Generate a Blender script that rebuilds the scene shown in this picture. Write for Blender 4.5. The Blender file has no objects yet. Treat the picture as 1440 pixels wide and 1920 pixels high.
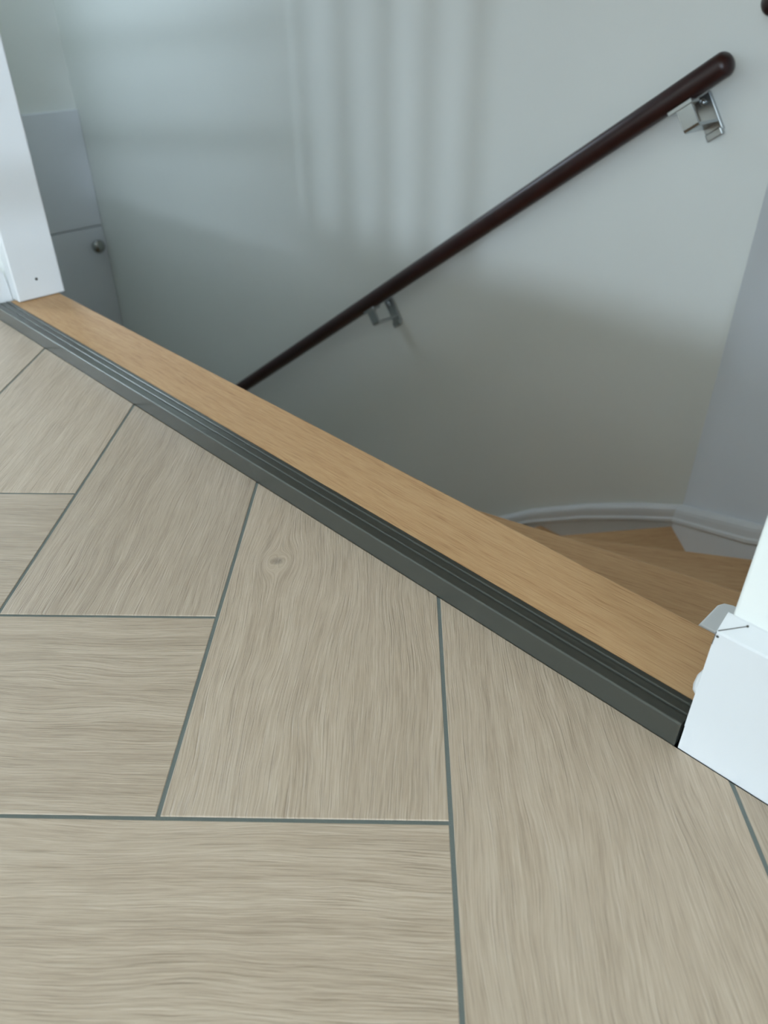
import bpy, bmesh, math, random
from mathutils import Vector, Matrix

sc = bpy.context.scene
COL = sc.collection

# ---------------------------------------------------------------- camera
# World: X runs along the threshold strip (right +), Y goes over the threshold into the stairwell, Z up.
CAM_H = 0.462963
cd = bpy.data.cameras.new('camera')
cam = bpy.data.objects.new('camera', cd)
COL.objects.link(cam)
rot = ((0.699949, -0.402996, 0.589632), (0.714162, 0.402622, -0.572597), (-0.006644, 0.821881, 0.56962))
m4 = Matrix(rot).to_4x4()
m4.translation = (0, 0, CAM_H)
cam.matrix_world = m4
cd.lens = 6.86
cd.sensor_fit = 'HORIZONTAL'
cd.sensor_width = 6.86 * 1440 / 1414.11
cd.clip_start = 0.02
cd.dof.use_dof = True
cd.dof.focus_distance = 0.66
cd.dof.aperture_fstop = 1.9
sc.camera = cam

# ---------------------------------------------------------------- world, exposure
world = bpy.data.worlds.new('world')
sc.world = world
world.use_nodes = True
bg = world.node_tree.nodes['Background']
bg.inputs[0].default_value = (0.70, 0.88, 1.0, 1)
bg.inputs[1].default_value = 1.0
sc.view_settings.view_transform = 'Standard'
sc.view_settings.look = 'None'
sc.view_settings.gamma = 1.0
sc.view_settings.use_curve_mapping = False
sc.view_settings.exposure = 0.29
try:
    sc.cycles.use_denoising = True
    sc.cycles.max_bounces = 10
    sc.cycles.diffuse_bounces = 6
except Exception:
    pass

# ---------------------------------------------------------------- daylight at the unseen windows, and added lamps for stripes and fill
DAY = (0.775, 0.935, 1.12)

def area(name, loc, target, sx, sy, power, color=DAY):
    ld = bpy.data.lights.new(name, 'AREA')
    ld.shape = 'RECTANGLE'
    ld.size, ld.size_y = sx, sy
    ld.energy = power
    ld.color = color
    o = bpy.data.objects.new(name, ld)
    COL.objects.link(o)
    o.location = loc
    d = Vector(target) - Vector(loc)
    o.rotation_euler = d.to_track_quat('-Z', 'Y').to_euler()
    return o

W1 = dict(x0=-0.4, x1=2.6, z0=0.50, z1=1.65)      # wide window far behind the viewer (wall y = YB)
W2 = dict(x0=2.86, x1=3.04, z0=0.75, z1=1.45)    # unseen slit added beside it to cast sharp stripes
W3 = dict(y0=-4.2, y1=-3.26, z0=1.10, z1=1.22)   # unseen narrow slot added in the right wall to cast bands
W4 = dict(y0=-4.7, y1=-2.7, z0=1.30, z1=2.2)     # unseen window in the right wall, above the slot, placed to light the far wall
W5 = dict(y0=-0.60, y1=-0.15, z0=0.40, z1=1.00)   # small unseen window in the left wall, sized for the strip's glint
W6 = dict(y0=0.60, y1=1.25, z0=1.0, z1=2.1)      # unseen opening added in the end wall for stairwell fill light
XL, XR, YB, YF, ZC = -2.6, 7.0, -7.0, 0.417, 2.5
area('window_daylight', (1.1, YB - 0.15, 1.075), (-0.4, 0.5, 0.5), 3.0, 1.15, 108)
area('slit_stripe_light', (2.95, YB - 0.06, 1.10), (-1.6, 1.5, 0.1), 0.17, 0.69, 104)  # added slim lamp that makes the vertical wall stripes
area('slot_band_light', (XR + 0.06, -3.73, 1.16), (-2.8, 1.5, 0.1), 0.94, 0.12, 190)  # added flat lamp that makes the horizontal wall bands
area('side_daylight', (XR + 0.15, -3.7, 1.75), (-2.0, 0.6, 0.0), 2.0, 0.9, 285)
area('left_daylight', (XL - 0.13, -0.375, 0.70), (-1.0, 0.3, 0.1), 0.45, 0.6, 22)
area('stair_fill_light', (-3.45, 0.925, 1.55), (-1.2, 1.3, 0.0), 0.65, 1.1, 15)  # added fill lamp for the stairwell walls

# ---------------------------------------------------------------- materials
def new_mat(name):
    m = bpy.data.materials.new(name)
    m.use_nodes = True
    nt = m.node_tree
    for n in list(nt.nodes):
        nt.nodes.remove(n)
    out = nt.nodes.new('ShaderNodeOutputMaterial')
    b = nt.nodes.new('ShaderNodeBsdfPrincipled')
    nt.links.new(b.outputs[0], out.inputs[0])
    return m, nt, b

def mapping(nt, scale, src=None, offset_random=False):
    tc = nt.nodes.new('ShaderNodeTexCoord')
    mp = nt.nodes.new('ShaderNodeMapping')
    mp.inputs['Scale'].default_value = scale
    nt.links.new(src if src else tc.outputs['Object'], mp.inputs['Vector'])
    return mp.outputs[0]

def noise(nt, vec, scale=1.0, detail=2.0, rough=0.5, dist=0.0):
    n = nt.nodes.new('ShaderNodeTexNoise')
    n.inputs['Scale'].default_value = scale
    n.inputs['Detail'].default_value = detail
    n.inputs['Roughness'].default_value = rough
    n.inputs['Distortion'].default_value = dist
    nt.links.new(vec, n.inputs['Vector'])
    return n.outputs[0]

def math_(nt, op, a, b=None, clamp=False):
    n = nt.nodes.new('ShaderNodeMath')
    n.operation = op
    n.use_clamp = clamp
    for i, v in enumerate((a, b)):
        if v is None:
            continue
        if isinstance(v, (int, float)):
            n.inputs[i].default_value = v
        else:
            nt.links.new(v, n.inputs[i])
    return n.outputs[0]

def ramp(nt, fac, stops):
    r = nt.nodes.new('ShaderNodeValToRGB')
    e = r.color_ramp.elements
    while len(e) < len(stops):
        e.new(0.5)
    for i, (p, c) in enumerate(stops):
        e[i].position = p
        e[i].color = (*c, 1)
    nt.links.new(fac, r.inputs[0])
    return r.outputs[0]

def mix(nt, mode, fac, a, b):
    n = nt.nodes.new('ShaderNodeMix')
    n.data_type = 'RGBA'
    n.blend_type = mode
    for i, v in ((0, fac), (6, a), (7, b)):
        if isinstance(v, (int, float)):
            n.inputs[i].default_value = v
        elif isinstance(v, tuple):
            n.inputs[i].default_value = (*v, 1)
        else:
            nt.links.new(v, n.inputs[i])
    return n.outputs[2]

def bump(nt, b, height, strength, dist):
    n = nt.nodes.new('ShaderNodeBump')
    n.inputs['Strength'].default_value = strength
    n.inputs['Distance'].default_value = dist
    nt.links.new(height, n.inputs['Height'])
    nt.links.new(n.outputs[0], b.inputs['Normal'])

def srgb(r, g, b):
    f = lambda c: ((c / 255) / 12.92 if c / 255 <= 0.04045 else (((c / 255) + 0.055) / 1.055) ** 2.4)
    return (f(r), f(g), f(b))

def wood_mat(name, dark, mid, light, rough, streak_w, streak_l, warp, bump_s, bump_d, knot=None, contrast=1.0, tone=0.06, coat=0.0, uv=False, spec=0.5, pores=0.10):
    """grain runs along local X; streak_w / streak_l in metres"""
    m, nt, b = new_mat(name)
    tc = nt.nodes.new('ShaderNodeTexCoord')
    oi = nt.nodes.new('ShaderNodeObjectInfo')
    sep = nt.nodes.new('ShaderNodeSeparateXYZ')
    nt.links.new(tc.outputs['UV' if uv else 'Object'], sep.inputs[0])
    x, y, z = sep.outputs
    rnd = math_(nt, 'MULTIPLY', oi.outputs['Random'], 37.0)
    cz = nt.nodes.new('ShaderNodeCombineXYZ')
    nt.links.new(math_(nt, 'MULTIPLY', x, 3.5), cz.inputs[0])
    nt.links.new(math_(nt, 'MULTIPLY', y, 9.0), cz.inputs[1])
    nt.links.new(rnd, cz.inputs[2])
    w1 = math_(nt, 'SUBTRACT', noise(nt, cz.outputs[0], 1.0, 2.0, 0.55), 0.5)
    cy = nt.nodes.new('ShaderNodeCombineXYZ')
    nt.links.new(math_(nt, 'MULTIPLY', x, 28.0), cy.inputs[0])
    nt.links.new(math_(nt, 'MULTIPLY', y, 45.0), cy.inputs[1])
    nt.links.new(rnd, cy.inputs[2])
    w2 = math_(nt, 'SUBTRACT', noise(nt, cy.outputs[0], 1.0, 2.0, 0.5), 0.5)
    yy = math_(nt, 'ADD', y, math_(nt, 'ADD', math_(nt, 'MULTIPLY', w1, warp), math_(nt, 'MULTIPLY', w2, 0.0022)))
    kmask = None
    if knot:
        dx = math_(nt, 'SUBTRACT', x, knot[0])
        dy = math_(nt, 'SUBTRACT', y, knot[1])
        r2 = math_(nt, 'ADD', math_(nt, 'MULTIPLY', math_(nt, 'MULTIPLY', dx, dx), 0.45), math_(nt, 'MULTIPLY', dy, dy))
        # grain flows round the knot
        push = math_(nt, 'DIVIDE', math_(nt, 'MULTIPLY', dy, 0.00022), math_(nt, 'ADD', r2, 0.00012))
        yy = math_(nt, 'SUBTRACT', yy, push)
        rr = math_(nt, 'SQRT', math_(nt, 'ADD', math_(nt, 'MULTIPLY', math_(nt, 'MULTIPLY', dx, dx), 1.6), math_(nt, 'MULTIPLY', dy, dy)))
        kv = nt.nodes.new('ShaderNodeCombineXYZ')
        nt.links.new(math_(nt, 'MULTIPLY', dx, 260.0), kv.inputs[0])
        nt.links.new(math_(nt, 'MULTIPLY', dy, 260.0), kv.inputs[1])
        kn = noise(nt, kv.outputs[0], 1.0, 2.0, 0.6, 1.0)
        edge = math_(nt, 'SUBTRACT', 1.0, math_(nt, 'DIVIDE', rr, 0.0078), True)
        edge = math_(nt, 'MULTIPLY', math_(nt, 'POWER', edge, 0.6), 1.0)
        kmask = math_(nt, 'MULTIPLY', edge, math_(nt, 'MULTIPLY', kn, 1.5, True), True)
    cs = nt.nodes.new('ShaderNodeCombineXYZ')
    nt.links.new(math_(nt, 'MULTIPLY', x, 1 / streak_l), cs.inputs[0])
    nt.links.new(math_(nt, 'MULTIPLY', yy, 1 / streak_w), cs.inputs[1])
    nt.links.new(rnd, cs.inputs[2])
    streak = noise(nt, cs.outputs[0], 1.0, 4.0, 0.62)
    cp = nt.nodes.new('ShaderNodeCombineXYZ')
    nt.links.new(math_(nt, 'MULTIPLY', x, 0.14 / streak_l), cp.inputs[0])
    nt.links.new(math_(nt, 'MULTIPLY', yy, 0.13 / streak_w), cp.inputs[1])
    nt.links.new(rnd, cp.inputs[2])
    broad = noise(nt, cp.outputs[0], 1.0, 3.0, 0.55)
    cf = nt.nodes.new('ShaderNodeCombineXYZ')
    nt.links.new(math_(nt, 'MULTIPLY', x, 2.2 / streak_l), cf.inputs[0])
    nt.links.new(math_(nt, 'MULTIPLY', yy, 2.6 / streak_w), cf.inputs[1])
    nt.links.new(rnd, cf.inputs[2])
    fine = noise(nt, cf.outputs[0], 1.0, 2.0, 0.5)
    cq = nt.nodes.new('ShaderNodeCombineXYZ')
    nt.links.new(math_(nt, 'MULTIPLY', x, 0.9 / streak_l), cq.inputs[0])
    nt.links.new(math_(nt, 'MULTIPLY', yy, 1.25 / streak_w), cq.inputs[1])
    nt.links.new(math_(nt, 'ADD', rnd, 7.3), cq.inputs[2])
    pore = noise(nt, cq.outputs[0], 1.0, 1.0, 0.4)
    pore = math_(nt, 'MULTIPLY', math_(nt, 'SUBTRACT', 0.43, pore), 7.0, True)      # thin dark pore lines
    val = math_(nt, 'ADD', math_(nt, 'MULTIPLY', streak, 0.50), math_(nt, 'ADD', math_(nt, 'MULTIPLY', broad, 0.28), math_(nt, 'MULTIPLY', fine, 0.22)))
    val = math_(nt, 'SUBTRACT', math_(nt, 'ADD', val, 0.025), math_(nt, 'MULTIPLY', pore, pores))
    val = math_(nt, 'ADD', math_(nt, 'MULTIPLY', math_(nt, 'SUBTRACT', val, 0.5), contrast), 0.5)
    c = ramp(nt, val, [(0.22, dark), (0.5, mid), (0.78, light)])
    # a slight tone of its own for each board
    hs = nt.nodes.new('ShaderNodeHueSaturation')
    hs.inputs['Hue'].default_value = 0.5
    hs.inputs['Saturation'].default_value = 1.0
    nt.links.new(math_(nt, 'ADD', 1.0 - tone, math_(nt, 'MULTIPLY', oi.outputs['Random'], 2 * tone)), hs.inputs['Value'])
    nt.links.new(c, hs.inputs['Color'])
    c = hs.outputs[0]
    if kmask is not None:
        c = mix(nt, 'MIX', math_(nt, 'MULTIPLY', kmask, 0.85), c, srgb(108, 98, 86))
    nt.links.new(c, b.inputs['Base Color'])
    b.inputs['Roughness'].default_value = rough
    b.inputs['Coat Weight'].default_value = coat
    b.inputs['Specular IOR Level'].default_value = spec
    h = math_(nt, 'SUBTRACT', math_(nt, 'ADD', math_(nt, 'MULTIPLY', streak, 0.7), math_(nt, 'MULTIPLY', fine, 0.3)), math_(nt, 'MULTIPLY', pore, 0.35))
    bump(nt, b, h, bump_s, bump_d)
    return m

TILE_D, TILE_M, TILE_L = srgb(141, 124, 104), srgb(175, 157, 136), srgb(202, 186, 166)
tile_args = dict(rough=0.38, streak_w=0.0015, streak_l=0.045, warp=0.034, bump_s=0.8, bump_d=0.0007, contrast=1.2, pores=0.07)
M_TILE = wood_mat('oak_look_tile', TILE_D, TILE_M, TILE_L, **tile_args)
OAK = (srgb(152, 112, 74), srgb(186, 148, 106), srgb(203, 168, 126))
oak_args = dict(rough=0.5, streak_w=0.0014, streak_l=0.035, warp=0.02, bump_s=0.35, bump_d=0.0005, contrast=1.25, tone=0.03, spec=0.3, pores=0.14)
M_OAK = wood_mat('oiled_oak', *OAK, **oak_args)
M_OAK_UV = wood_mat('oiled_oak_boards', *OAK, uv=True, **oak_args)
M_MAHOGANY = wood_mat('mahogany_varnish', srgb(24, 9, 9), srgb(42, 17, 15), srgb(58, 26, 21), 0.36, 0.006, 0.12, 0.02, 0.05, 0.0003)

def plain(name, col, rough, metallic=0.0, grain=None, spec=0.5, mottle=0.0):
    m, nt, b = new_mat(name)
    b.inputs['Base Color'].default_value = (*col, 1)
    b.inputs['Roughness'].default_value = rough
    b.inputs['Metallic'].default_value = metallic
    b.inputs['Specular IOR Level'].default_value = spec
    if mottle:
        v = mapping(nt, (1, 1, 1))
        n = noise(nt, v, 9.0, 3.0, 0.6)
        c = mix(nt, 'MIX', n, tuple(k * (1 - mottle) for k in col), tuple(min(1, k * (1 + mottle)) for k in col))
        nt.links.new(c, b.inputs['Base Color'])
    if grain:
        v = mapping(nt, (1, 1, 1))
        bump(nt, b, noise(nt, v, grain[0], 3.0, 0.6), grain[1], grain[2])
    return m

M_WALL = plain('warm_grey_wall_paint', srgb(222, 225, 220), 0.6, grain=(160, 0.12, 0.001), mottle=0.012)
M_WHITE = plain('white_gloss_paint', srgb(209, 211, 211), 0.32, grain=(70, 0.06, 0.001), mottle=0.01)
M_BOARD = plain('white_lacquered_board', srgb(214, 218, 222), 0.35, mottle=0.01)
M_GROUT = plain('grey_grout', srgb(112, 120, 116), 0.9, grain=(900, 0.4, 0.0008), mottle=0.12)
M_STRIP = plain('dark_bronze_aluminium', srgb(82, 84, 78), 0.27, metallic=0.5)
M_CHROME = plain('satin_chrome', srgb(176, 182, 184), 0.28, metallic=1.0)
M_STEEL = plain('polished_knob', srgb(150, 152, 148), 0.18, metallic=1.0)
M_DARK = plain('dark_gap', srgb(70, 68, 62), 0.9)
M_CEIL = plain('ceiling_paint', srgb(235, 236, 232), 0.8)

# ---------------------------------------------------------------- mesh helpers
def finish(name, bm, mat, parent=None, smooth=False, loc=None, rotz=0.0):
    me = bpy.data.meshes.new(name)
    bmesh.ops.recalc_face_normals(bm, faces=bm.faces)
    bm.to_mesh(me)
    bm.free()
    if mat:
        me.materials.append(mat)
    if smooth:
        for p in me.polygons:
            p.use_smooth = True
    o = bpy.data.objects.new(name, me)
    COL.objects.link(o)
    if loc is not None:
        o.location = loc
    o.rotation_euler.z = rotz
    if parent:
        o.parent = parent
    return o

def empty(name, loc=(0, 0, 0)):
    o = bpy.data.objects.new(name, None)
    o.empty_display_size = 0.05
    COL.objects.link(o)
    o.location = loc
    return o

def tag(o, label=None, cat=None, group=None, kind=None):
    if label: o['label'] = label
    if cat: o['category'] = cat
    if group: o['group'] = group
    if kind: o['kind'] = kind
    return o

def struct(o):
    o['kind'] = 'structure'
    return o

def bm_box(bm, a, b, bevel=0.0, seg=2):
    x0, y0, z0 = a
    x1, y1, z1 = b
    vs = [bm.verts.new(c) for c in ((x0, y0, z0), (x1, y0, z0), (x1, y1, z0), (x0, y1, z0), (x0, y0, z1), (x1, y0, z1), (x1, y1, z1), (x0, y1, z1))]
    fs = [bm.faces.new([vs[i] for i in f]) for f in ((0, 3, 2, 1), (4, 5, 6, 7), (0, 1, 5, 4), (1, 2, 6, 5), (2, 3, 7, 6), (3, 0, 4, 7))]
    if bevel:
        es = {e for f in fs for e in f.edges}
        bmesh.ops.bevel(bm, geom=list(es), offset=bevel, segments=seg, affect='EDGES', profile=0.5)
    return bm

def bm_prism(bm, pts, z0, z1, bevel=0.0, seg=2, top_only=False):
    lo = [bm.verts.new((x, y, z0)) for x, y in pts]
    hi = [bm.verts.new((x, y, z1)) for x, y in pts]
    n = len(pts)
    bm.faces.new(lo[::-1])
    top = bm.faces.new(hi)
    sides = []
    for i in range(n):
        sides.append(bm.faces.new((lo[i], lo[(i + 1) % n], hi[(i + 1) % n], hi[i])))
    if bevel:
        es = list(top.edges)
        if not top_only:
            es += [e for f in sides for e in f.edges if e not in es]
            es = list(dict.fromkeys(es))
        bmesh.ops.bevel(bm, geom=es, offset=bevel, segments=seg, affect='EDGES', profile=0.5)
    return bm

def bm_extrude_x(bm, prof, x0, x1):
    """prof: list of (y, z), swept along X"""
    a = [bm.verts.new((x0, y, z)) for y, z in prof]
    b = [bm.verts.new((x1, y, z)) for y, z in prof]
    n = len(prof)
    bm.faces.new(a)
    bm.faces.new(b[::-1])
    for i in range(n):
        bm.faces.new((a[i], b[i], b[(i + 1) % n], a[(i + 1) % n]))
    return bm

def bm_tube(bm, p0, p1, r, seg=24, dome0=False, dome1=False, bluntness=1.0):
    p0, p1 = Vector(p0), Vector(p1)
    ax = (p1 - p0).normalized()
    u = ax.orthogonal().normalized()
    v = ax.cross(u)
    rings = []
    def ring(c, rad):
        rings.append([bm.verts.new(c + (u * math.cos(2 * math.pi * i / seg) + v * math.sin(2 * math.pi * i / seg)) * rad) for i in range(seg)])
    K = 7
    if dome0:
        for k in range(K, 0, -1):
            t = k / K * math.pi / 2 * 0.97
            ring(p0 - ax * r * bluntness * math.sin(t), r * math.cos(t))
    ring(p0, r)
    ring(p1, r)
    if dome1:
        for k in range(1, K + 1):
            t = k / K * math.pi / 2 * 0.97
            ring(p1 + ax * r * bluntness * math.sin(t), r * math.cos(t))
    for a, b in zip(rings, rings[1:]):
        for i in range(seg):
            bm.faces.new((a[i], a[(i + 1) % seg], b[(i + 1) % seg], b[i]))
    bm.faces.new(rings[0][::-1])
    bm.faces.new(rings[-1])
    return bm

def bm_lathe(bm, prof, seg=24, mat=None):
    """prof: (radius, height) along local Z"""
    rings = []
    for r, h in prof:
        rings.append([bm.verts.new((r * math.cos(2 * math.pi * i / seg), r * math.sin(2 * math.pi * i / seg), h)) for i in range(seg)])
    for a, b in zip(rings, rings[1:]):
        for i in range(seg):
            bm.faces.new((a[i], a[(i + 1) % seg], b[(i + 1) % seg], b[i]))
    bm.faces.new(rings[0][::-1])
    bm.faces.new(rings[-1])
    if mat:
        bmesh.ops.transform(bm, matrix=mat, verts=bm.verts)
    return bm

def box_obj(name, a, b, mat, parent=None, bevel=0.0, seg=2):
    return finish(name, bm_box(bmesh.new(), a, b, bevel, seg), mat, parent)

def wall_with_openings(name, axis, at0, at1, u0, u1, z0, z1, holes, mat, extra=()):
    """wall slab; axis 'y' -> wall plane is constant Y (u = X), axis 'x' -> constant X (u = Y)"""
    bm = bmesh.new()
    def put(a, b, c, d):
        if b - a < 1e-6 or d - c < 1e-6:
            return
        if axis == 'y':
            bm_box(bm, (a, at0, c), (b, at1, d))
        else:
            bm_box(bm, (at0, a, c), (at1, b, d))
    cur = u0
    for (h0, h1, g0, g1) in sorted(holes):
        put(cur, h0, z0, z1)
        below = [e for e in extra if h0 <= e[0] and e[1] <= h1 and e[3] < g0]
        if below:                                # a narrow slot under the window
            e0, e1, f0, f1 = below[0]
            put(h0, h1, z0, f0)
            put(h0, e0, f0, f1)
            put(e1, h1, f0, f1)
            put(h0, h1, f1, g0)
        else:
            put(h0, h1, z0, g0)
        put(h0, h1, g1, z1)
        cur = h1
    put(cur, u1, z0, z1)
    return struct(finish(name, bm, mat))

# ================================================================ LARGE STRUCTURE
JL, JR = -1.348, -0.104          # opening between left jamb and right wall end
YW = 0.5135                      # stairwell edge of the landing board
YN = 1.5                         # far stairwell wall
ZL = 0.0235                      # level of landing board
CX, CY = -0.552, 1.5             # corner where the far wall meets the angled panel
DX, DY = 0.729, -0.685           # direction of the angled wall
XE = -3.3                        # end wall of the stairwell
ZB = -2.7

# floor: grout bed, tiles are its children
floor = struct(box_obj('floor', (XL, YB, -0.16), (XR, 0.4045, -0.0009), M_GROUT))

# walls of the room
bm = bmesh.new()
bm_prism(bm, [(JR, YF), (XR, YF), (XR, YW), (JR, YW)], -0.16, ZC, 0.0)
es = [e for e in bm.edges if abs(e.verts[0].co.x - JR) < 1e-5 and abs(e.verts[1].co.x - JR) < 1e-5 and abs(e.verts[0].co.z - e.verts[1].co.z) > 0.5]
bmesh.ops.bevel(bm, geom=es, offset=0.0025, segments=3, affect='EDGES', profile=0.5)
wall_right = struct(finish('wall_right_front', bm, M_WALL))
struct(box_obj('wall_left_front', (XE - 0.1, YF, ZB), (-1.3768, YW + 0.004, ZC), M_WALL))
struct(box_obj('wall_header', (JL - 0.022, YF, 2.12), (JR, YW, ZC), M_WALL))
wall_with_openings('wall_behind', 'y', YB - 0.12, YB, XL, XR, -0.16, ZC,
                   [(W1['x0'], W1['x1'], W1['z0'], W1['z1']), (W2['x0'], W2['x1'], W2['z0'], W2['z1'])], M_WALL)
wall_with_openings('wall_right', 'x', XR, XR + 0.12, YB, YF, -0.16, ZC,
                   [(W4['y0'], W4['y1'], W4['z0'], W4['z1'])], M_WALL, extra=[(W3['y0'], W3['y1'], W3['z0'], W3['z1'])])
wall_with_openings('wall_left', 'x', XL - 0.12, XL, YB, YF, -0.16, ZC, [(W5['y0'], W5['y1'], W5['z0'], W5['z1'])], M_WALL)
bm = bm_box(bmesh.new(), (XE - 0.2, YB - 0.12, ZC), (XR + 0.12, YN + 0.2, ZC + 0.12))
struct(finish('ceiling', bm, M_CEIL))
# walls of the stairwell
struct(box_obj('wall_back', (XE - 0.1, YN, ZB), (CX, YN + 0.1, ZC), M_WALL))
UE = 0.62
ex, ey = CX + DX * UE, CY + DY * UE
nx, ny = -DY, DX
bm = bmesh.new()
bm_prism(bm, [(CX, CY), (ex, ey), (ex + 0.1 * nx, ey + 0.1 * ny), (CX + 0.1 * nx, CY + 0.1 * ny)], ZB, ZC)
struct(finish('wall_angled', bm, M_BOARD))
struct(box_obj('wall_stair_right', (ex, YW, ZB), (ex + 0.1, ey + 0.02, ZC), M_WALL))
# unseen oak slab added above the winders to shade the treads (out of frame)
struct(box_obj('ceiling_stair_shade', (-2.2, 0.53, 0.95), (ex - 0.002, YN - 0.002, 1.05), M_OAK))
wall_end = wall_with_openings('wall_end', 'x', XE - 0.1, XE, YW + 0.004, YN, ZB, ZC, [(W6['y0'], W6['y1'], W6['z0'], W6['z1'])], M_WALL)
struct(box_obj('floor_lower', (XE - 0.1, YW, ZB - 0.1), (0.2, YN + 0.1, ZB), M_OAK))
struct(box_obj('wall_below_landing', (JL - 0.022, 0.40, ZB), (ex, 0.5130, -0.16), M_WALL))

# windows behind the viewer (frames; daylight stands outside)
def window(name, axis, at, u0, u1, z0, z1, bars):
    bm = bmesh.new()
    t = 0.04
    def put(a, b, c, d):
        if axis == 'y':
            bm_box(bm, (a, at - 0.09, c), (b, at - 0.04, d), 0.004, 1)
        else:
            bm_box(bm, (at + 0.04, a, c), (at + 0.09, b, d), 0.004, 1)
    put(u0, u0 + t, z0, z1); put(u1 - t, u1, z0, z1)
    put(u0 + t, u1 - t, z0, z0 + t); put(u0 + t, u1 - t, z1 - t, z1)
    for k in range(1, bars):
        c = u0 + (u1 - u0) * k / bars
        put(c - 0.025, c + 0.025, z0 + t, z1 - t)
    return struct(finish(name, bm, M_WHITE))
window('window_1', 'y', YB, W1['x0'], W1['x1'], W1['z0'], W1['z1'], 3)
window('window_3', 'x', XL - 0.13, W5['y0'], W5['y1'], W5['z0'], W5['z1'], 2)
window('window_2', 'x', XR, W4['y0'], W4['y1'], W4['z0'], W4['z1'], 2)

# ---------------------------------------------------------------- herringbone tiles (children of the floor)
TW, TL, GAP, TT = 0.2, 1.2, 0.0032, 0.010
EU, EV = Vector((0.715605, 0.698505)), Vector((-0.698505, 0.715605))
TILE_ANG = math.atan2(EU.y, EU.x)
U0, V0 = 0.0357, 0.1

def clip(poly, a, b, c):
    """keep a*x+b*y <= c"""
    out = []
    for i, p in enumerate(poly):
        q = poly[(i + 1) % len(poly)]
        dp, dq = a * p.x + b * p.y - c, a * q.x + b * q.y - c
        if dp <= 0:
            out.append(p)
        if (dp < 0 < dq) or (dq < 0 < dp):
            out.append(p + (q - p) * (dp / (dp - dq)))
    return out

far = box_obj('distant_tiles', (XL, YB, -0.0009), (XR, -2.604, -0.0002), M_TILE, floor)
box_obj('distant_tiles', (2.204, -2.602, -0.0009), (XR, 0.4038, -0.0002), M_TILE, floor)
KNOT_U, KNOT_V = -0.1212, 0.5815
M_TILE_KNOT = None
def tile(u0, v0, du, dv):
    global M_TILE_KNOT
    g = GAP / 2
    cs = [(u0 + g, v0 + g), (u0 + du - g, v0 + g), (u0 + du - g, v0 + dv - g), (u0 + g, v0 + dv - g)]
    poly = [EU * a + EV * b for a, b in cs]
    for (a, b, c) in ((0, 1, 0.4043), (0, -1, 2.6), (1, 0, 2.2), (-1, 0, -XL)):
        poly = clip(poly, a, b, c)
        if len(poly) < 3:
            return
    area2 = abs(sum(poly[i].x * poly[(i + 1) % len(poly)].y - poly[(i + 1) % len(poly)].x * poly[i].y for i in range(len(poly))))
    if area2 < 0.0008:
        return
    cen = EU * (u0 + du / 2) + EV * (v0 + dv / 2)
    ang = TILE_ANG if du > dv else TILE_ANG + math.pi / 2
    R = Matrix.Rotation(-ang, 2)
    loc = [R @ (p - cen) for p in poly]
    clean = [p for i, p in enumerate(loc) if (p - loc[i - 1]).length > 0.0015]
    bm = bmesh.new()
    bm_prism(bm, [(p.x, p.y) for p in clean], -TT, 0.0, 0.0005, 2, top_only=True)
    mat = M_TILE
    if u0 < KNOT_U < u0 + du and v0 < KNOT_V < v0 + dv:
        k = R @ (EU * KNOT_U + EV * KNOT_V - cen)
        mat = wood_mat('oak_look_tile_with_knot', TILE_D, TILE_M, TILE_L, knot=(k.x, k.y), **tile_args)
    finish('tile', bm, mat, floor, loc=(cen.x, cen.y, 0.0), rotz=ang)

for s in (-2, -1, 0, 1, 2):
    for k in range(-24, 25):
        # long side running away from the viewer
        tile(U0 - TW * k, V0 + TW * k + 2 * TL * s, TW, TL)
        # long side running across
        tile(U0 - TW * k - TL, V0 + TW * k + 2 * TL * s, TL, TW)

# ---------------------------------------------------------------- baseboards
def base_profile(y0):
    # (y, z) front face at y0, wall at YF
    return [(YF, 0.0), (y0, 0.0), (y0, 0.1165), (y0 + 0.0008, 0.1180), (YF - 0.0012, 0.1262), (YF, 0.1268)]
bm = bm_extrude_x(bmesh.new(), base_profile(0.4050), -0.1068, XR)
base_r = struct(finish('baseboard_right', bm, M_WHITE))
# short mitred return on the end of the wall and the hairline crack at its mitre
bm = bmesh.new()
bm_prism(bm, [(-0.1072, 0.4050), (-0.1068, 0.4050), (JR, YF), (JR, YW), (-0.1072, YW)], ZL + 0.0005, 0.1165)
finish('return_piece', bm, M_WHITE, base_r)
bm = bmesh.new()
q = [Vector((-0.1062, 0.4056, 0.1180)), Vector((-0.0924, 0.4146, 0.1252))]
bm_tube(bm, q[0], q[1], 0.0003, 6)
bm_tube(bm, (-0.1068, 0.4050, 0.1172), (-0.1071, 0.4049, 0.1060), 0.0003, 6)
bm_tube(bm, (-0.0926, 0.4144, 0.1250), (-0.0924, 0.4142, 0.1256), 0.0008, 8)
bm_tube(bm, (-0.1052, 0.4050, 0.1140), (-0.1052, 0.4047, 0.1140), 0.0010, 8)
finish('mitre_crack', bm, M_DARK, base_r)
bm = bmesh.new()
bmesh.ops.create_icosphere(bm, subdivisions=2, radius=1.0)
for v in bm.verts:
    v.co = Vector((v.co.x * 0.0042, v.co.y * 0.0055, v.co.z * 0.015 * (1.0 if v.co.z > 0 else 0.55)))
finish('paint_lump', bm, M_WHITE, base_r, smooth=True, loc=(-0.1075, 0.4105, 0.062))
bm = bm_extrude_x(bmesh.new(), base_profile(0.4050), XL, -1.3765)
base_l = struct(finish('baseboard_left', bm, M_WHITE))
bm = bm_extrude_x(bmesh.new(), [(0.4050, 0.0), (0.4380, 0.0), (0.4380, 0.052), (0.4350, 0.071), (0.4270, 0.086), (0.4150, 0.104), (0.4050, 0.1165)], -1.3764, -1.3735)
finish('return_piece', bm, M_WHITE, base_l)

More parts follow.
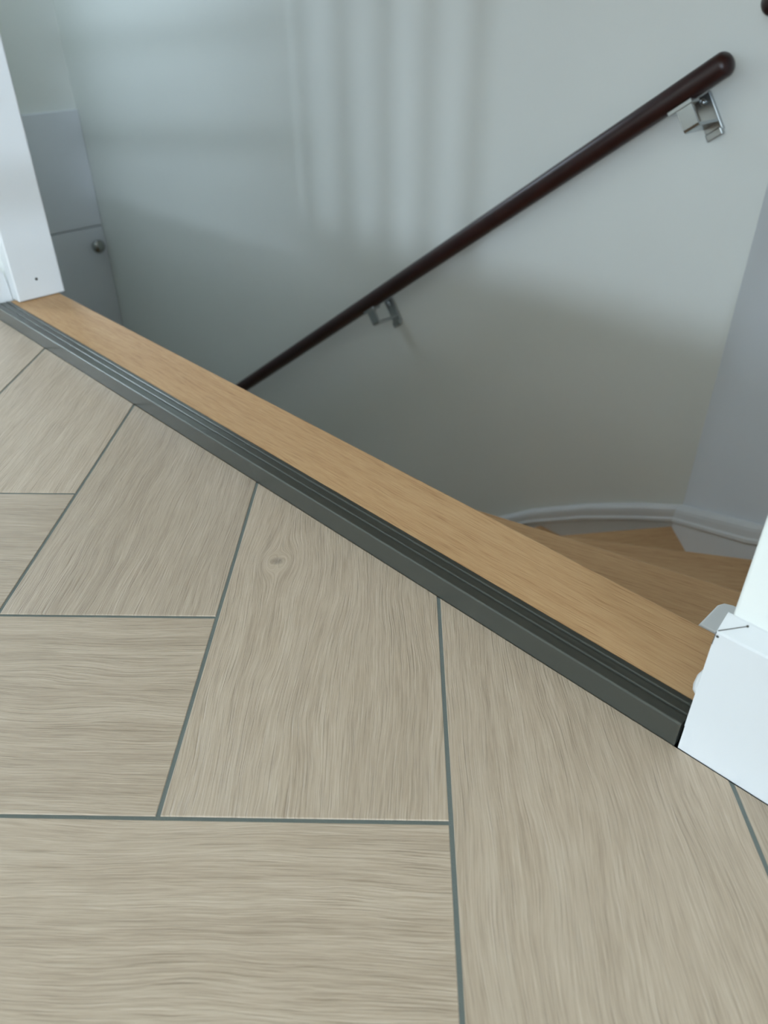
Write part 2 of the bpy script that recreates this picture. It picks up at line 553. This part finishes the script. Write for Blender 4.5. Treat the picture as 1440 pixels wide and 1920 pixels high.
# left jamb lining
bm = bm_box(bmesh.new(), (-1.3765, 0.4392, ZL + 0.0005), (JL, 0.5225, 2.12), 0.003, 3)
jamb = struct(finish('trim_1', bm, M_WHITE))
bm = bm_lathe(bmesh.new(), [(0.0024, 0.0), (0.0024, 0.0006), (0.0010, 0.0009)], 16, Matrix.Translation((JL, 0.478, 0.0566)) @ Matrix.Rotation(math.pi / 2, 4, 'Y'))
finish('screw_head', bm, M_DARK, jamb)

# ================================================================ THRESHOLD STRIP AND LANDING BOARD
y0 = 0.4045
H = ZL
prof = [(y0, 0.0)] + [(y0 + 0.0018 * (1 - math.cos(a)), H - 0.0018 * (1 - math.sin(a))) for a in [k * math.pi / 12 for k in range(7)]]
def rib(yc):
    # a shallow groove, then a rounded bead
    bead = [(yc + 0.0010 - 0.0010 * math.cos(k * math.pi / 6), H - 0.0002 + 0.0009 * math.sin(k * math.pi / 6)) for k in range(7)]
    return [(yc - 0.0020, H), (yc - 0.0016, H - 0.0008), (yc - 0.0003, H - 0.0008)] + bead
prof += rib(y0 + 0.0115)
prof += [(y0 + 0.0160, H - 0.0002)]
prof += [(a, b - 0.0002) for a, b in rib(y0 + 0.0216)]
prof += [(y0 + 0.0278, H - 0.0004), (y0 + 0.0284, H - 0.0010), (y0 + 0.0284, 0.0)]
bm = bm_extrude_x(bmesh.new(), prof, -1.372, -0.1095)
strip = finish('threshold_strip', bm, M_STRIP)
tag(strip, 'dark bronze metal threshold strip with grooved top between tiles and oak board', 'threshold')

bm = bm_box(bmesh.new(), (JL - 0.021, 0.4331, ZL - 0.038), (-0.1055, YW, ZL - 0.0003))
es = [e for e in bm.edges if all(abs(v.co.y - YW) < 1e-5 and v.co.z > 0 for v in e.verts)]
bmesh.ops.bevel(bm, geom=es, offset=0.003, segments=4, affect='EDGES', profile=0.5)
land = finish('landing_board', bm, M_OAK)
tag(land, 'long oak landing board at the top of the stairs behind the dark strip', 'board')

# ================================================================ STAIRCASE
stair = empty('staircase', (-1.3, 0.56, ZB))
tag(stair, 'brown oak winder stairs turning down left below the landing board', 'staircase')
OFF = Vector((1.3, -0.56, -ZB))
def spart(name, bm, mat, ang=0.0):
    # shift world coordinates into the Empty's frame; a UV map turned by ang carries the grain direction
    bmesh.ops.transform(bm, matrix=Matrix.Translation(OFF), verts=bm.verts)
    if mat is M_OAK:
        mat = M_OAK_UV
        ul = bm.loops.layers.uv.new('grain')
        c, sn = math.cos(ang), math.sin(ang)
        for f in bm.faces:
            up = abs(f.normal.z) > 0.5
            for lp in f.loops:
                p = lp.vert.co
                lp[ul].uv = (p.x * c + p.y * sn, (-p.x * sn + p.y * c) + (0 if up else p.z))
    return finish(name, bm, mat, stair)

P = (-1.30, 0.535)
def on_ch(u): return (CX + DX * u, CY + DY * u)
Z1, Z2, Z3, Z4 = -0.176, -0.376, -0.580, -0.755
XRW = ex - 0.001
treads = [
    (Z1, [(-1.30, 0.5150), (XRW, 0.5150), (XRW, 0.873), (-1.30, 0.548)], 15.2),
    (Z2, [(-1.30, 0.54), (XRW, 0.84), (XRW, ey - 0.002), (on_ch(0.616)[0] - 0.001, on_ch(0.616)[1] - 0.002), (on_ch(0.396)[0] - 0.0006, on_ch(0.396)[1] - 0.0006), (-1.30, 0.566)], 33.2),
    (Z3, [(-1.30, 0.55), (on_ch(0.43)[0] - 0.0006, on_ch(0.43)[1] - 0.0006), (CX - 0.0004, CY - 0.0008), (-1.265, 0.55)], 53.0),
    (Z4, [(-1.28, 0.55), on_ch(0.03), (CX, CY - 0.0005), (-0.907, CY - 0.0005), (-1.235, 0.56)], 70.0),
    (-0.945, [(-1.26, 0.53), (-0.86, CY - 0.0005), (-1.19, CY - 0.0005), (-1.30, 0.53)], 84.0),
]
zt = -0.945
xs = -1.19
for k in range(7):
    zt -= 0.19
    treads.append((zt, [(xs - 0.26, 0.53), (xs + 0.04, 0.53), (xs + 0.04, CY - 0.0005), (xs - 0.26, CY - 0.0005)], 90.0))
    xs -= 0.26
for (z, poly, ang) in treads:
    spart('tread', bm_prism(bmesh.new(), poly, z - 0.038, z, 0.004, 2, top_only=True), M_OAK, math.radians(ang))
# risers under each nosing
def riser(p, q, z1, z0):
    p, q = Vector(p), Vector(q)
    d = (q - p).normalized()
    n = Vector((d.y, -d.x)) * 0.018
    bm = bm_prism(bmesh.new(), [tuple(p), tuple(q), tuple(q + n), tuple(p + n)], z0, z1)
    spart('riser', bm, M_OAK, math.atan2(d.y, d.x))
riser((-1.30, 0.5325), (XRW, 0.5325), ZL - 0.038, Z1)
riser((-1.30, 0.535), (XRW, 0.843), Z1 - 0.038, Z2)
riser((-1.28, 0.55), on_ch(0.43), Z2 - 0.038, Z3)
riser((-1.25, 0.56), on_ch(0.03), Z3 - 0.038, Z4)
# outer string with a rounded cap, running down the angled wall and the far wall
path = [(ex - 0.0, YW + 0.045, -0.06), (ex, ey, -0.165), (*on_ch(0.314), -0.353), (CX, CY, -0.522), (-0.653, CY, -0.564), (-0.79, CY, -0.632),
        (-0.949, CY, -0.726), (-1.07, CY, -0.815), (-1.20, CY, -0.905), (-3.295, CY, -2.42)]
def string_mesh(prof, z_off=0.0):
    """prof: list of (out, up) relative to wall and top line; mitred along the path"""
    bm = bmesh.new()
    n = len(path)
    inw = []
    for i in range(n):
        ns = []
        for a, b in ((i - 1, i), (i, i + 1)):
            if a < 0 or b >= n: continue
            d = Vector((path[b][0] - path[a][0], path[b][1] - path[a][1]))
            d.normalize()
            ns.append(Vector((-d.y, d.x)))   # left of travel = into the stairwell
        s = ns[0] if len(ns) == 1 else (ns[0] + ns[1]) / (1 + ns[0].dot(ns[1]))
        inw.append(s)
    rings = []
    for (x, y, z), s in zip(path, inw):
        rings.append([bm.verts.new((x + s.x * o, y + s.y * o, z + u + z_off)) for o, u in prof])
    m = len(prof)
    for a, b in zip(rings, rings[1:]):
        for i in range(m):
            bm.faces.new((a[i], a[(i + 1) % m], b[(i + 1) % m], b[i]))
    bm.faces.new(rings[0][::-1]); bm.faces.new(rings[-1])
    return bm
spart('string_board', string_mesh([(0.0005, -0.03), (0.016, -0.03), (0.016, -0.42), (0.0005, -0.42)]), M_WHITE)
cap = [(0.0005, 0.0), (0.006, 0.001), (0.012, -0.002), (0.0165, -0.008), (0.018, -0.016), (0.018, -0.030), (0.021, -0.034), (0.021, -0.041), (0.017, -0.045), (0.0005, -0.045)]
spart('string_moulding', string_mesh(cap), M_WHITE)
# white newel block at the right end of the landing board
bm = bm_prism(bmesh.new(), [(-0.151, YW + 0.001), (-0.1055, YW + 0.001), (-0.1055, 0.5585), (-0.141, 0.5585), (-0.148, 0.5555), (-0.151, 0.549)], -0.30, ZL - 0.001, 0.002, 2, top_only=True)
spart('newel_block', bm, M_WHITE)

# ================================================================ HANDRAILS
def rail_pt(x, y=1.43): return Vector((x, y, 0.3225 + 0.705 * (x + 0.694)))
def bracket(parent, origin, rail_dir, inward, org, dist=0.07, rad=0.021):
    """bent strip bracket: wall plate, arm, upright, saddle; e1 along the rail, e2 off the wall, e3 up across the rail"""
    e1 = rail_dir.normalized(); e2 = inward.normalized(); e3 = e1.cross(e2)
    if e3.z < 0: e3 = -e3
    M = Matrix((( e1.x, e2.x, e3.x, origin.x), (e1.y, e2.y, e3.y, origin.y), (e1.z, e2.z, e3.z, origin.z), (0, 0, 0, 1)))
    T = Matrix.Translation(-org) @ M
    bm = bmesh.new()
    w = 0.0145
    # upright, arm (bent strip profile in e2/e3), swept along e1
    t = 0.005
    q1 = dist + 0.013
    low = -0.066
    prof = [(0.004, low), (q1 - 0.006, low), (q1 - 0.002, low + 0.0015), (q1, low + 0.006), (q1, -rad - 0.001),
            (q1 - t, -rad - 0.001), (q1 - t, low + t + 0.001), (0.004, low + t)]
    a = [bm.verts.new((-w, y, z)) for y, z in prof]
    b = [bm.verts.new((w, y, z)) for y, z in prof]
    k = len(prof)
    bm.faces.new(a); bm.faces.new(b[::-1])
    for i in range(k):
        bm.faces.new((a[i], b[i], b[(i + 1) % k], a[(i + 1) % k]))
    bmesh.ops.transform(bm, matrix=T, verts=bm.verts)
    br = finish('bracket', bm, M_CHROME, parent)
    bm = bm_box(bmesh.new(), (-0.030, dist - 0.014, -rad - 0.0045), (0.018, dist + 0.0145, -rad + 0.0035), 0.001, 1)
    bmesh.ops.transform(bm, matrix=T, verts=bm.verts)
    finish('saddle', bm, M_CHROME, br)
    bm = bm_box(bmesh.new(), (-0.0165, 0.0, -0.082), (0.0165, 0.008, -0.010), 0.002, 2)
    bm_box(bm, (-0.0155, 0.006, -0.090), (0.0155, 0.014, -0.076), 0.002, 2)
    bmesh.ops.transform(bm, matrix=T, verts=bm.verts)
    finish('wall_plate', bm, M_CHROME, br)
    bm = bm_lathe(bmesh.new(), [(0.0058, 0.0), (0.0058, 0.0025), (0.0045, 0.0045), (0.002, 0.0056)], 18, T @ Matrix.Translation((0.0, 0.008, -0.023)) @ Matrix.Rotation(-math.pi / 2, 4, 'X'))
    finish('screw', bm, M_CHROME, br, smooth=True)
    bm = bm_lathe(bmesh.new(), [(0.004, 0.0), (0.004, 0.002), (0.0025, 0.0035)], 14, T @ Matrix.Translation((0.0, dist - 0.004, -rad - 0.0045)) @ Matrix.Rotation(math.pi, 4, 'X'))
    finish('saddle_screw', bm, M_CHROME, br, smooth=True)
    return br

A, B = rail_pt(-0.648), rail_pt(-3.12)
rdir = A - B
rail = empty('handrail', A)
tag(rail, 'dark mahogany round handrail sloping down across the far wall on chrome brackets', 'handrail')
bm = bm_tube(bmesh.new(), B - A, Vector((0, 0, 0)), 0.021, 40, True, True, 0.8)
ang = 0
# local X along the rail so that the grain follows it
q = Vector((1, 0, 0)).rotation_difference(rdir.normalized())
bmesh.ops.transform(bm, matrix=q.to_matrix().to_4x4().inverted(), verts=bm.verts)
ro = finish('rail', bm, M_MAHOGANY, rail, smooth=True)
ro.rotation_mode = 'QUATERNION'
ro.rotation_quaternion = q
for x in (-0.712, -1.522, -2.35):
    c = rail_pt(x)
    bracket(rail, Vector((c.x, YN, c.z)), rdir, Vector((0, -1, 0)), A)

# second rail that starts just inside the frame and climbs along the angled wall
A2 = Vector((-0.5895, 1.43, 0.4431)) + Vector((0.004, -0.004, 0.0))
d2 = Vector((DX, DY, 0.72)).normalized()
rail2 = empty('handrail', A2)
tag(rail2, 'rounded end of an upper dark handrail peeking in at the top right corner', 'handrail')
bm = bm_tube(bmesh.new(), Vector((0, 0, 0)), d2 * 0.72, 0.021, 40, True, True, 0.9)
q2 = Vector((1, 0, 0)).rotation_difference(d2)
bmesh.ops.transform(bm, matrix=q2.to_matrix().to_4x4().inverted(), verts=bm.verts)
ro = finish('rail', bm, M_MAHOGANY, rail2, smooth=True)
ro.rotation_mode = 'QUATERNION'
ro.rotation_quaternion = q2
inn = Vector((-nx, -ny, 0)).normalized()
for s in (0.30, 0.56):
    c = A2 + d2 * s
    off = (Vector((c.x - CX, c.y - CY, 0))).dot(inn)
    bracket(rail2, c - inn * off, d2, inn, A2, dist=off)

# ================================================================ CUPBOARD IN THE END WALL
cup = empty('wall_cupboard', (XE, 1.2, ZB))
tag(cup, 'white wall cupboard with round metal knob deep in the stairwell at left', 'cupboard')
def cpart(name, a, b, mat, bevel=0.002):
    o = (XE, 1.2, ZB)
    return finish(name, bm_box(bmesh.new(), tuple(a[i] - o[i] for i in range(3)), tuple(b[i] - o[i] for i in range(3)), bevel, 2), mat, cup)
cpart('upper_panel', (XE + 0.0005, 0.62, -0.365), (XE + 0.021, 1.4985, 0.077), M_BOARD)
dr = cpart('door', (XE + 0.0005, 0.62, -1.45), (XE + 0.021, 1.4985, -0.3695), M_BOARD)
bm = bm_lathe(bmesh.new(), [(0.010, 0.0), (0.010, 0.014), (0.018, 0.018), (0.026, 0.026), (0.028, 0.034), (0.025, 0.043), (0.016, 0.049), (0.005, 0.051)], 28,
              Matrix.Translation((0.021, 0.246, -0.442 - ZB)) @ Matrix.Rotation(math.pi / 2, 4, 'Y'))
finish('knob', bm, M_STEEL, dr, smooth=True)

# ================================================================ UNSEEN THINGS ADDED BEHIND THE VIEWER TO SHADE THE FAR WALL
bal = empty('stripe_balustrade', (0.35, -1.0, 0.0))
tag(bal, 'white spindle balustrade added unseen to cast stripes on the far wall', 'stripe_balustrade')
for x in (-0.796, -0.676, -0.566, -0.464, -0.358):
    bm = bm_tube(bmesh.new(), (x, 0, 0.05), (x, 0, 0.90), 0.020, 12)
    finish('spindle', bm, M_WHITE, bal)
finish('top_rail', bm_box(bmesh.new(), (-0.86, -0.03, 0.90), (-0.27, 0.03, 0.95), 0.01), M_WHITE, bal)
finish('bottom_rail', bm_box(bmesh.new(), (-0.86, -0.03, 0.0005), (-0.27, 0.03, 0.05), 0.006), M_WHITE, bal)
rack = empty('band_rack', (1.20, -0.63, 0.0))
rack.rotation_euler.z = math.radians(62)
tag(rack, 'low white open rack of thin shelves added unseen to cast bands on the far wall', 'rack')
for sx in (-0.42, 0.42):
    finish('side_panel', bm_box(bmesh.new(), (sx - 0.018, -0.10, 0.0005), (sx + 0.018, 0.10, 0.80), 0.003), M_WHITE, rack)
for z in (0.05, 0.465, 0.645):
    finish('shelf', bm_box(bmesh.new(), (-0.40, -0.09, z), (0.40, 0.09, z + 0.04), 0.003), M_WHITE, rack)

# low sideboard added out of view, right of the opening, to block light from the skirting
side = empty('shade_sideboard', (1.10, 0.195, 0.0))
tag(side, 'low white sideboard with two doors added unseen to shade the skirting right of the opening', 'shade_sideboard')
finish('body', bm_box(bmesh.new(), (-0.44, -0.215, 0.14), (0.44, 0.205, 0.90), 0.004), M_BOARD, side)
finish('top', bm_box(bmesh.new(), (-0.455, -0.235, 0.9005), (0.455, 0.207, 0.925), 0.003), M_OAK, side)
for sx in (-1, 1):
    d = finish('door', bm_box(bmesh.new(), (min(0.004 * sx, 0.432 * sx), -0.2335, 0.16), (max(0.004 * sx, 0.432 * sx), -0.2155, 0.885), 0.002), M_BOARD, side)
    finish('knob', bm_lathe(bmesh.new(), [(0.006, 0.0), (0.006, 0.012), (0.014, 0.018), (0.014, 0.024), (0.004, 0.028)], 18,
           Matrix.Translation((0.05 * sx, -0.2335, 0.55)) @ Matrix.Rotation(math.pi / 2, 4, 'X')), M_STEEL, d, smooth=True)
    for sy in (-0.17, 0.17):
        finish('leg', bm_tube(bmesh.new(), (0.38 * sx, sy, 0.0005), (0.38 * sx, sy, 0.1395), 0.018, 14), M_OAK, side)
